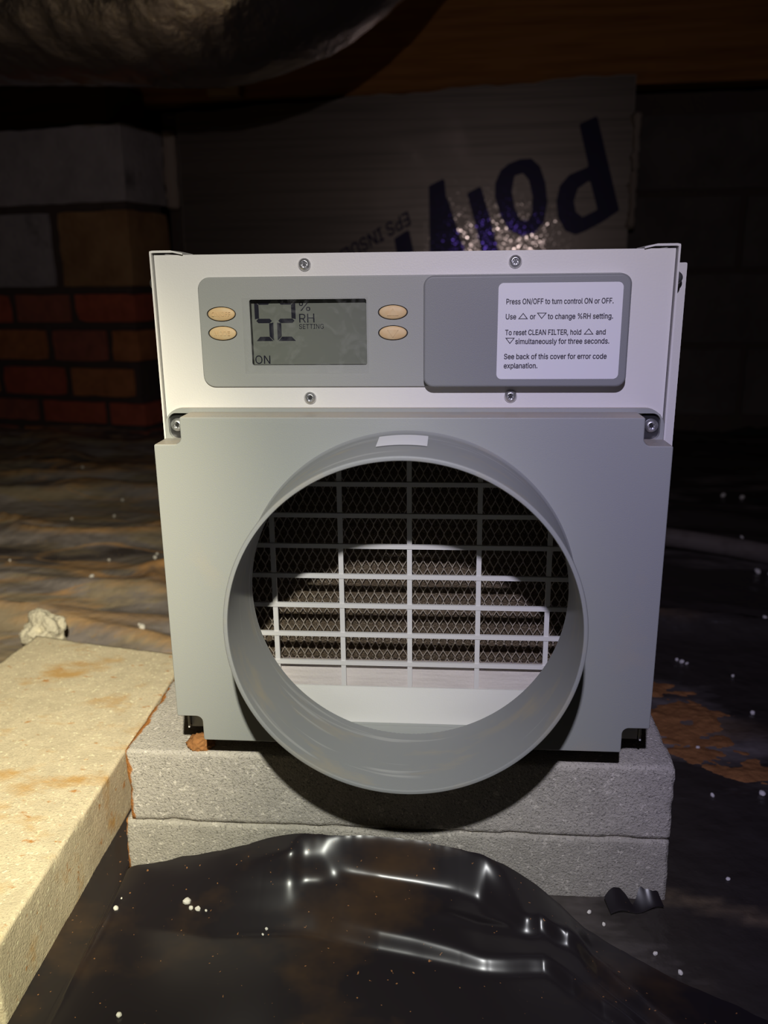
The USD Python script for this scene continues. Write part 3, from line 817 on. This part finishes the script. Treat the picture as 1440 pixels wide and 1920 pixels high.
def seg_digit(x0, x1, zb, zm, zt, on):
    w = 0.0026
    g = 0.00022
    out = []

    def h(z, k):     # horizontal segment: k = which side carries the bevel
        a, b = x0 + g, x1 - g
        if k == 'mid':
            return Polygon([(a + .0006, z), (a + w / 2 + .0006, z + w / 2), (b - w / 2 - .0006, z + w / 2), (b - .0006, z), (b - w / 2 - .0006, z - w / 2), (a + w / 2 + .0006, z - w / 2)])
        if k == 'top':
            return Polygon([(a + g, z), (b - g, z), (b - w, z - w), (a + w, z - w)])
        return Polygon([(a + g, z), (b - g, z), (b - w, z + w), (a + w, z + w)])

    def vseg(left, lo, hi, lo_out, hi_out):
        xo, xi = (x0, x0 + w) if left else (x1, x1 - w)
        return Polygon([(xo, lo + g + (0 if lo_out else w / 2 * .6)), (xo, hi - g - (0 if hi_out else w / 2 * .6)), (xi, hi - g - (w if hi_out else w / 2)), (xi, lo + g + (w if lo_out else w / 2))])
    S = {'a': h(zt, 'top'), 'g': h(zm, 'mid'), 'd': h(zb, 'bot'), 'f': vseg(True, zm, zt, False, True), 'b': vseg(False, zm, zt, False, True), 'e': vseg(True, zb, zm, True, False), 'c': vseg(False, zb, zm, True, False)}
    return cat_([prism_y(S[c].buffer(0), YD - 0.0001, YD) for c in on])


part('digit', deep(seg_digit(-0.0945, -0.0832, 0.2636, 0.2757, 0.2879, 'afgcd')), M['lcd_ink'], lcd, label='numeral five')
part('digit', deep(seg_digit(-0.0809, -0.0692, 0.2636, 0.2757, 0.2879, 'abged')), M['lcd_ink'], lcd, label='numeral two')
for s, a, b, z, c in (('%', -0.0669, -0.0601, 0.2815, 0.0053), ('RH', -0.0671, -0.0577, 0.2746, 0.0052), ('SETTING', -0.0673, -0.0521, 0.2708, 0.0028), ('ON', -0.0955, -0.0861, 0.2498, 0.0050)):
    part('lettering', deep(text_y(s, a, b, z, c, YD)), M['lcd_ink'], lcd)
fx, fz = np.meshgrid(np.linspace(-0.1017, -0.0246, 70), np.linspace(0.2440, 0.2896, 44), indexing='ij')
fy = D - 0.0019 - 0.0006 * meshkit.fbm(np.stack([fx * 90, fz * 90, 0 * fx], -1), 3, 6)
i, j = np.meshgrid(np.arange(69), np.arange(43), indexing='ij')
q = np.stack([i * 44 + j, (i + 1) * 44 + j, (i + 1) * 44 + j + 1, i * 44 + j + 1], -1).reshape(-1, 4)
part('protective_film', trimesh.Trimesh(np.stack([fx, fy, fz], -1).reshape(-1, 3), np.vstack([q[:, [0, 1, 2]], q[:, [0, 2, 3]]]), process=False), M['film'], lcd, smooth=True)

# lid over the right half of the panel, with the instruction label
LT = 0.0095
lid = part('control_lid', bevel_y(rrect(0.0090, 0.1292, 0.2362, 0.3012, 0.0060).simplify(1e-6), D - LT, D - 0.0014, 0.0014, 4), M['lid_grey'], smooth=40)
lab = part('instruction_label', prism_y(rrect(0.0527, 0.1243, 0.2410, 0.2966, 0.0030), D - LT - 0.00015, D - LT + 0.0001), M['label'], lid)
YT = D - LT - 0.00015
lines = [('Press ON/OFF to turn control ON or OFF.', .0574, .1191, .2846), ('Use', .0573, .0634, .2760), ('or', .0714, .0747, .2760), ('to change %RH setting.', .0817, .1193, .2760),
         ('To reset CLEAN FILTER, hold', .0572, .1015, .2669), ('and', .1100, .1156, .2669), ('simultaneously for three seconds.', .0633, .1180, .2617), ('See back of this cover for error code', .0569, .1170, .2529), ('explanation.', .0569, .0768, .2475)]
for s, a, b, z in lines:
    part('lettering', text_y(s, a, b, z, 0.0030, YT, 0.00008, True), M['ink'], lid)
for a, b, z, s in ((.0645, .0703, .2760, 1), (.0753, .0811, .2760, -1), (.1029, .1087, .2669, 1), (.0573, .0630, .2617, -1)):
    t_ = Polygon([(a, z), (b, z), ((a + b) / 2, z + 0.0036)]) if s > 0 else Polygon([(a, z + 0.0036), (b, z + 0.0036), ((a + b) / 2, z)])
    part('arrow_symbol', prism_y(t_.difference(t_.buffer(-0.00042)), YT - 0.00008, YT), M['ink'], lid)

# front cover with collar
H, W2, NX, NT, NB = 0.2203, 0.156, 0.1388, 0.2035, 0.0177
plus = sbox(-NX, 0, NX, H).union(sbox(-W2, NB, W2, NT))
prof = plus.buffer(0.0042, quad_segs=8).buffer(-0.0042, quad_segs=8).buffer(-0.0013, quad_segs=5).buffer(0.0013, quad_segs=5).simplify(2e-5)
CZ, RC = 0.1080, 0.1019
flange = rrect(-0.1550, 0.1550, -0.0005, 0.2226, 0.0115)
slots = unary_union([rrect(*sorted((sx * 0.1527, sx * 0.1335)), z0, z1, 0.005) for sx in (-1, 1) for z0, z1 in ((0.2030, 0.2195), (0.0018, 0.0182))])
shell = to_man(bevel_y(prof, 0.0, D - 0.0035, 0.0010))
inner = prof.buffer(-0.003).simplify(2e-5)
shell = shell - to_man(prism_y(inner, 0.003, 0.05)) - to_man(lathe_y([(1e-5, -0.02), (0.1002, -0.02), (0.1002, 0.02), (1e-5, 0.02)], 0, CZ, 200))
fl = flange.difference(slots).difference(unary_union([sbox(min(sx * 0.17, sx * NX), -0.01, max(sx * 0.17, sx * NX), NB + 0.004) for sx in (-1, 1)])).difference(inner.difference(slots.buffer(0.0025)))
sm = shell.to_mesh()
sm = trimesh.Trimesh(sm.vert_properties[:, :3], sm.tri_verts, process=False)
sm = cat_([sm, prism_y(fl, D - 0.0036, D - 0.0001)])
cover = part('front_cover', sm, M['grey'], smooth=28)
CL = 0.0630
collar = lathe_y([(0.1002, 0.0029), (0.1000, -0.01), (0.0991, -CL + 0.0008), (0.0995, -CL + 0.0001), (0.1000, -CL), (0.1013, -CL), (0.1018, -CL + 0.0004), (0.1020, -CL + 0.0012), (0.1028, -0.004), (0.1034, -0.0012), (0.1046, 0.0002), (0.1046, 0.0029)], 0, CZ, 240)
part('duct_collar', collar, M['grey_dust_glints'], cover, smooth=40)


def collar_patch(x0, x1, y0, y1, off):
    a0, a1 = math.acos(x1 / RC), math.acos(x0 / RC)
    A, Y = np.meshgrid(np.linspace(a0, a1, 25), np.array([y0, y1]), indexing='ij')
    V = []
    for o in (off, off - 0.0004):
        rr = 0.1020 + (Y + CL) / CL * 0.0010 + o
        V.append(np.stack([rr * np.cos(A), Y, CZ + rr * np.sin(A)], -1).reshape(-1, 3))
    return trimesh.convex.convex_hull(np.vstack(V)) if False else trimesh.Trimesh(V[0], np.array([[2 * i, 2 * i + 1, 2 * i + 3] for i in range(24)] + [[2 * i, 2 * i + 3, 2 * i + 2] for i in range(24)]), process=False)


part('sticker', collar_patch(-0.0160, 0.0125, -0.036, -0.0075, 0.0003), M['label'], cover, label='small blank white sticker on top of the collar')
for sx in (-1, 1):
    for z in (0.2115,):
        part('pocket_shade', prism_y(rrect(sx * 0.1475 - 0.0060, sx * 0.1475 + 0.0060, 0.2028, 0.2190, 0.002), D - 0.0003, D - 0.0001), M['steel_dark'], cover)  # added dark plate, colouring in the shade at the pocket floor
        screw(sx * 0.1480, z, D - 0.0004, 0.0040, cover)

# filter: white grille, expanded metal, foam, aluminium channel
GX, GZ = [-0.1465 + 0.048 * k - 0.0012 for k in range(1, 6)], [0.0310 + 0.0223 * k for k in range(0, 9)]
GX = [-0.0017 + 0.0483 * k for k in (-2, -1, 0, 1, 2)]
gr = part('filter_grille', cat_([bx(-0.125, -0.1215, 0.0585, 0.0615, 0.0, 0.225), bx(0.1185, 0.122, 0.0585, 0.0615, 0.0, 0.225), bx(-0.125, 0.122, 0.0585, 0.0615, 0.224, 0.228)]), M['grille'])
for x in GX:
    part('bar', bx(x - 0.0017, x + 0.0017, 0.0590, 0.0612, 0.004, 0.225), M['grille'], gr)
for z in GZ:
    part('bar', bx(-0.122, 0.119, 0.0584, 0.0606, z - 0.0016, z + 0.0016), M['grille'], gr)
px_, pz_ = 0.00600, 0.00645
P0, P1, UP = [], [], []
for r in range(-1, 33):
    z = 0.0190 + r * pz_
    for c in range(-22, 23):
        xa = c * px_ + (px_ / 2 if r % 2 else 0) - 0.0017
        n = 0.0007
        for s in (-1, 1):
            P0.append((xa, 0.0832, z + n))
            P1.append((xa + s * px_ / 2, 0.0832, z + pz_ - n))
            UP.append((s * 0.55 + rng.normal(0, .08), 1.0, 0.25 + rng.normal(0, .08)))
        P0.append((xa, 0.0832, z - n))
        P1.append((xa, 0.0832, z + n))
        UP.append((0.2, 1, 0.1))
P0, P1, UP = np.array(P0), np.array(P1), np.array(UP)
jit = lambda p: np.stack([(meshkit.noise(p * 211, k) - .5) * 0.0006 for k in (1, 2, 3)], -1)
P0, P1 = P0 + jit(P0), P1 + jit(P1)
keep = (np.minimum(P0[:, 2], P1[:, 2]) > 0.012)
part('filter_mesh', bars(P0[keep], P1[keep], 0.00055, 0.0010, UP[keep]), M['strand'])
fm = grid_box([0.250, 0.010, 0.215], 0.0035)
v = np.array(fm.vertices)
v[:, 1] += (meshkit.fbm(v * 210, 3, 3) - 0.5) * 0.0016
part('filter_foam', trimesh.Trimesh(v + [-0.0017, 0.0918, 0.1285], fm.faces, process=False), M['foam'], smooth=True)
ch = cat_([bx(-0.135, 0.132, 0.0640, 0.0650, -0.003, 0.0262), bx(-0.135, 0.132, 0.0650, 0.0985, 0.012, 0.0132), bx(-0.135, 0.132, 0.0975, 0.0985, 0.0132, 0.030)])
part('filter_channel', ch, M['alu'])

# ------------------------------------------------------------------ the loose flap of sheet in front, fluff, crumbs, hose, clay
EDGE = np.array([(-0.60, 0.120, .002), (-0.24, 0.120, .002), (-0.2125, 0.110, .003), (-0.2085, 0.013, .0125), (-0.162, .013, .024), (-0.130, .013, .033), (-0.102, .013, .042), (-0.079, .012, .048), (-0.045, .011, .0505), (-0.018, .010, .051),
                 (0.012, .011, .048), (.035, .012, .043), (.053, .012, .036), (.069, .010, .029), (.088, .008, .017), (.105, -.003, .008), (.119, -.022, .007), (.149, -.046, .006), (.177, -.064, .006), (.214, -.084, .005), (.30, -.135, .004), (.60, -.33, .003)])
# the lie of the flap: for each x, the creases R1, R1b, R3, R3b as (y, z) between its edge and the flat ground in front
LIE = np.array([
    (-0.60, .080, .002, .060, .002, .040, .002, .030, .002), (-0.24, .050, .002, .040, .002, .020, .002, .010, .002), (-0.2085, -.004, .0085, -.010, .0065, -.016, .0050, -.030, .003),
    (-0.13, -.004, .0240, -.014, .0185, -.026, .0125, -.042, .005), (-0.082, -.003, .0430, -.009, .0280, -.025, .0140, -.038, .006), (-0.074, -.001, .0375, -.006, .0250, -.026, .0140, -.037, .006),
    (-0.060, -.001, .0368, -.005, .0250, -.028, .0140, -.038, .006), (-0.045, -.001, .0280, -.012, .0245, -.034, .0150, -.042, .006), (-0.020, .0015, .0240, -.012, .0205, -.0415, .0155, -.0460, .006),
    (0.005, -.0005, .0215, -.014, .0180, -.045, .0145, -.0495, .005), (0.030, -.003, .0180, -.016, .0155, -.0500, .0130, -.0545, .0045), (0.050, -.006, .0120, -.018, .0100, -.0550, .0115, -.0595, .004),
    (0.065, -.018, .0165, -.022, .0105, -.0545, .0110, -.0590, .0035), (0.078, -.028, .0195, -.0325, .0100, -.0525, .0105, -.0570, .003), (0.091, -.0255, .0195, -.030, .0100, -.0520, .0105, -.0565, .003),
    (0.098, -.034, .0195, -.0385, .0100, -.0595, .0105, -.0640, .003), (0.110, -.0385, .0190, -.043, .0095, -.0735, .0100, -.0780, .003), (0.117, -.056, .0185, -.0605, .0095, -.0790, .0100, -.0835, .003),
    (0.130, -.073, .0175, -.0775, .0090, -.0910, .0095, -.0955, .003), (0.150, -.094, .0160, -.0985, .0085, -.1150, .0085, -.1195, .003), (0.20, -.145, .0080, -.152, .0050, -.170, .0050, -.178, .003), (0.60, -.50, .003, -.51, .003, -.53, .003, -.54, .003)])
RIDGES = [([(.012, -.024), (.055, -.028), (.097, -.0345)], .0022, .0022, .004)]


def flap_base(x, y):
    ye = np.interp(x, EDGE[:, 0], EDGE[:, 1])
    st = [(ye, np.interp(x, EDGE[:, 0], EDGE[:, 2]))] + [tuple(np.interp(x, LIE[:, 0], LIE[:, k + o]) for o in (0, 1)) for k in (1, 3, 5, 7)]
    st.append((st[-1][0] - 0.09, np.full(np.shape(x), 0.003)))
    z = np.where(y > ye, st[0][1], st[-1][1])
    for (ya, za), (yb, zb) in zip(st[:-1], st[1:]):
        f = (ya - y) / np.maximum(ya - yb, 1e-6)
        z = np.where((f >= 0) & (f <= 1), za + (zb - za) * f, z)
    return z, ye


def seg_dist(x, y, line):
    """Signed distance to a polyline (positive on the side of the viewer) and the place along it."""
    best, side, at = np.full(x.shape, 9.0), np.zeros(x.shape), np.zeros(x.shape)
    P = spline(line, 60)
    tot = np.r_[0, np.cumsum(np.linalg.norm(np.diff(P[:, :2], axis=0), axis=1))]
    for k in range(len(P) - 1):
        a, d = P[k, :2], P[k + 1, :2] - P[k, :2]
        l2 = d @ d
        t_ = np.clip(((x - a[0]) * d[0] + (y - a[1]) * d[1]) / l2, 0, 1)
        qx, qy = x - a[0] - t_ * d[0], y - a[1] - t_ * d[1]
        dist = np.hypot(qx, qy)
        m = dist < best
        best = np.where(m, dist, best)
        side = np.where(m, np.sign(-(d[0] * qy - d[1] * qx)), side)
        at = np.where(m, (tot[k] + t_ * math.sqrt(l2)) / tot[-1], at)
    return best * side, at


def flap_z(x, y):
    h, ye = flap_base(x, y)
    for line, amp, wf, wb in RIDGES:
        d, at = seg_dist(x, y, line)
        w = np.where(d > 0, wf, wb)
        fade = np.clip(np.minimum(at, 1 - at) / 0.15, 0, 1)
        h = h + amp * fade * np.exp(-np.abs(d / w) ** 1.5)
    P = np.stack([x, y, 0 * x], -1)
    h = h + 0.0012 * (meshkit.fbm(P * 9, 2, 12) - 0.45) * np.clip((ye - y) / 0.05, 0, 1)
    for o in (1, 5):      # bumps added along its two sharp creases so that they catch highlights
        d, at = seg_dist(x, y, LIE[7:-2, [0, o]])
        h = h + 0.0038 * (meshkit.fbm(P * np.array([120, 120, 1]), 2, 31) - 0.5) * np.exp(-(d / 0.005) ** 2) * np.clip((x - 0.06) / 0.04, 0, 1)
    return np.maximum(h, 0.003)


ss, tt = np.r_[np.linspace(-0.60, -0.2126, 100), np.linspace(-0.2125, -0.2085, 5), np.linspace(-0.2075, 0.25, 480), np.linspace(0.253, 0.60, 70)], np.r_[0, np.r_[np.linspace(0.0008, 0.20, 250), np.linspace(0.203, 0.52, 90)]]
S, T = np.meshgrid(ss, tt, indexing='ij')
Ye = np.interp(S, EDGE[:, 0], EDGE[:, 1]) + 0.0016 * (meshkit.fbm(np.stack([S * 60, 0 * S, 0 * S], -1), 3, 5) - 0.5) * 2
Yg = np.interp(S, EDGE[:, 0], EDGE[:, 1]) - T + (Ye - np.interp(S, EDGE[:, 0], EDGE[:, 1])) * np.exp(-T / 0.004)
from scipy.ndimage import gaussian_filter
Zg = gaussian_filter(flap_z(S, Yg), (3.0, 3.2), mode='nearest')
i, j = np.meshgrid(np.arange(len(ss) - 1), np.arange(len(tt) - 1), indexing='ij')
k = len(tt)
q = np.stack([i * k + j, i * k + j + 1, (i + 1) * k + j + 1, (i + 1) * k + j], -1).reshape(-1, 4)
fv = np.stack([S, Yg, Zg], -1).reshape(-1, 3)
ff = np.vstack([q[:, [0, 1, 2]], q[:, [0, 2, 3]]])
fl_ = trimesh.Trimesh(fv, ff, process=False)
obj('plastic_flap', fl_, M['flap'], None, smooth=True, label='shiny black plastic flap in the foreground, creased and lapping against the lower block', cat='plastic sheet')


def sheet_z(x, y):
    x, y = np.array([x], float), np.array([y], float)
    ye = np.interp(x, EDGE[:, 0], EDGE[:, 1])
    return float((flap_z(x, y) if y[0] < ye[0] else ground_z(x, y))[0])


su, sv = np.meshgrid(np.linspace(0, 1, 40), np.linspace(0, 1, 20), indexing='ij')
tear = 0.35 + 0.65 * np.abs(np.sin(su * 5.0 + 0.6)) * (0.6 + 0.8 * meshkit.noise(np.stack([su * 9, 0 * su, 0 * su], -1), 3))
scx = 0.140 + 0.038 * su - 0.003 * sv
scy = 0.0165 - 0.018 * (1 - sv * tear) * (1 - 0.45 * su)
scz = 0.0025 + 0.0085 * (sv * tear) ** 1.2 + 0.002 * np.sin(su * 9)
i, j = np.meshgrid(np.arange(39), np.arange(19), indexing='ij')
q = np.stack([i * 20 + j, (i + 1) * 20 + j, (i + 1) * 20 + j + 1, i * 20 + j + 1], -1).reshape(-1, 4)
obj('plastic_scrap', trimesh.Trimesh(np.stack([scx, scy, scz], -1).reshape(-1, 3), np.vstack([q[:, [0, 1, 2]], q[:, [0, 2, 3]]]), process=False), M['flap'], None, smooth=True,
    label='small torn black plastic scrap curling up at the right front corner of the lower block', cat='plastic scrap')

fl0 = trimesh.creation.icosphere(4, 1.0)
v = np.array(fl0.vertices)
rr = 0.45 + 1.25 * meshkit.fbm(v * 1.7 + 5, 2, 22) ** 1.3 + 0.16 * (meshkit.fbm(v * 12, 3, 2) - .5)
v = v * rr[:, None] * (0.026, 0.018, 0.025)
obj('fibre_tuft', trimesh.Trimesh(v + [-0.455, 0.395, 0.022], fl0.faces, process=False), M['fluff'], None, smooth=True,
    label='torn tuft of white fibre on the sheet behind the tan block', cat='insulation tuft')

hose_ = spline([(-0.10, 0.78, .020), (0.15, 0.86, .020), (0.33, 0.845, .021), (0.43, 0.80, .021), (0.53, 0.73, .021), (0.66, 0.60, .021), (0.86, 0.42, .021)], 90)
hose = hose_ + np.c_[0 * hose_[:, :2], np.maximum(0, ground_z(hose_[:, 0], hose_[:, 1]) + 0.0165 - hose_[:, 2])]
obj('drain_hose', tube(hose, 0.0155, 20), M['hose'], None, smooth=True, label='clear drain hose curving over the dark sheet at right', cat='hose')

cl = np.array([(0.232, 0.352), (0.262, 0.345), (0.283, 0.335), (0.300, 0.300), (0.300, 0.255), (0.315, 0.215), (0.318, 0.180), (0.285, 0.172), (0.262, 0.178), (0.240, 0.200), (0.225, 0.235), (0.226, 0.30)])
cp_ = Polygon(cl)
gx, gy = np.meshgrid(np.linspace(0.20, 0.36, 110), np.linspace(0.14, 0.40, 170), indexing='ij')
inside = np.array([cp_.exterior.distance(Point(a, b)) * (1 if cp_.contains(Point(a, b)) else -1) for a, b in zip(gx.ravel()[::1], gy.ravel()[::1])]).reshape(gx.shape)
P = np.stack([gx, gy, 0 * gx], -1)
cz_ = ground_z(gx, gy) + np.clip(inside, -.03, .010) * 0.30 + 0.016 * (meshkit.fbm(P * np.array([38, 60, 1]), 4, 6) - 0.52)
vis = cz_ > ground_z(gx, gy) - 0.004
i, j = np.meshgrid(np.arange(109), np.arange(169), indexing='ij')
q = np.stack([i * 170 + j, (i + 1) * 170 + j, (i + 1) * 170 + j + 1, i * 170 + j + 1], -1).reshape(-1, 4)
q = q[vis.ravel()[q].any(1)]
obj('clay_patch', trimesh.Trimesh(np.stack([gx, gy, np.where(cz_ > ground_z(gx, gy), ground_z(gx, gy) + (cz_ - ground_z(gx, gy)) * 0.45, cz_)], -1).reshape(-1, 3), np.vstack([q[:, [0, 1, 2]], q[:, [0, 2, 3]]]), process=False), M['clay'], None, smooth=True,
    label='ragged patch of orange clay showing through the sheet right of the dehumidifier', cat='clay')

crumbs = [(-.153, -.020, 3.2), (-.149, -.024, 2.2), (-.144, -.025, 2.4), (-.138, -.026, 1.0), (-.204, -.021, 1.8), (-.203, -.013, 1.0), (-.169, -.105, 2.4), (-.094, -.036, 1.6), (-.096, -.039, 1.1), (.126, .003, 1.9), (.134, -.008, 1.9), (.175, -.047, 2.6), (.163, -.032, 2.2),
          (.253, .147, 2.2), (.233, .043, 1.7), (.296, .152, 2.6), (.295, .403, 3.2), (.291, .408, 2.6), (.300, .400, 2.0), (.343, .374, 2.4), (.416, .488, 3.0), (.486, .708, 5.0), (.500, .700, 4.0), (.335, .289, 3.0), (.262, .222, 2.6),
          (-.354, .445, 4.4), (-.362, .455, 2.6), (-.486, .603, 3.6), (-.421, .686, 4.0), (-.659, .696, 2.6), (-.506, .713, 2.6), (-.604, .979, 3.4), (-.634, 1.097, 4.0), (-.807, 1.306, 4.5), (-.681, .965, 3.0), (-.43, .72, 2.6), (.58, 1.171, 6.0), (.61, 1.15, 6.0), (.52, .88, 3.0)]
proto = None
for k, (x, y, r) in enumerate(crumbs):
    nm = numbered('/World', 'foam_crumb')
    px = UsdGeom.Xform.Define(stage, '/World/' + nm)
    px.AddTranslateOp().Set(Gf.Vec3d(x, y, sheet_z(x, y) + r * 0.0005))
    px.AddRotateXYZOp().Set(Gf.Vec3f(random.uniform(0, 40), random.uniform(0, 40), random.uniform(0, 360)))
    px.AddScaleOp().Set(Gf.Vec3f(.85 * r * random.uniform(.7, 1.3), .85 * r * random.uniform(.7, 1.3), r * .7))
    if proto is None:
        ic = trimesh.creation.icosphere(2, 0.001)
        vv = np.array(ic.vertices) * (0.7 + 0.6 * meshkit.fbm(np.array(ic.vertices) * 1900, 3, 4))[:, None]
        usdkit.mesh(stage, f'/World/{nm}/bead', (vv, ic.faces), M['crumb'], smooth=True)
        proto = px.GetPrim()
    else:
        px.GetPrim().GetReferences().AddInternalReference(proto.GetPath())
        px.GetPrim().SetInstanceable(True)
    lb, gp = ('tiny white foam crumb on the dusty sheet behind the tan block at left', 'foam crumbs on the dusty sheet at left') if x < -0.3 else \
        ('tiny white foam crumb on the dark sheet to the right of the block stack', 'foam crumbs on the dark sheet at right') if x > 0.22 else \
        ('tiny white foam crumb in front of the block stack on the black plastic', 'foam crumbs on the plastic in front')
    tag(px, lb, 'foam crumb', gp)
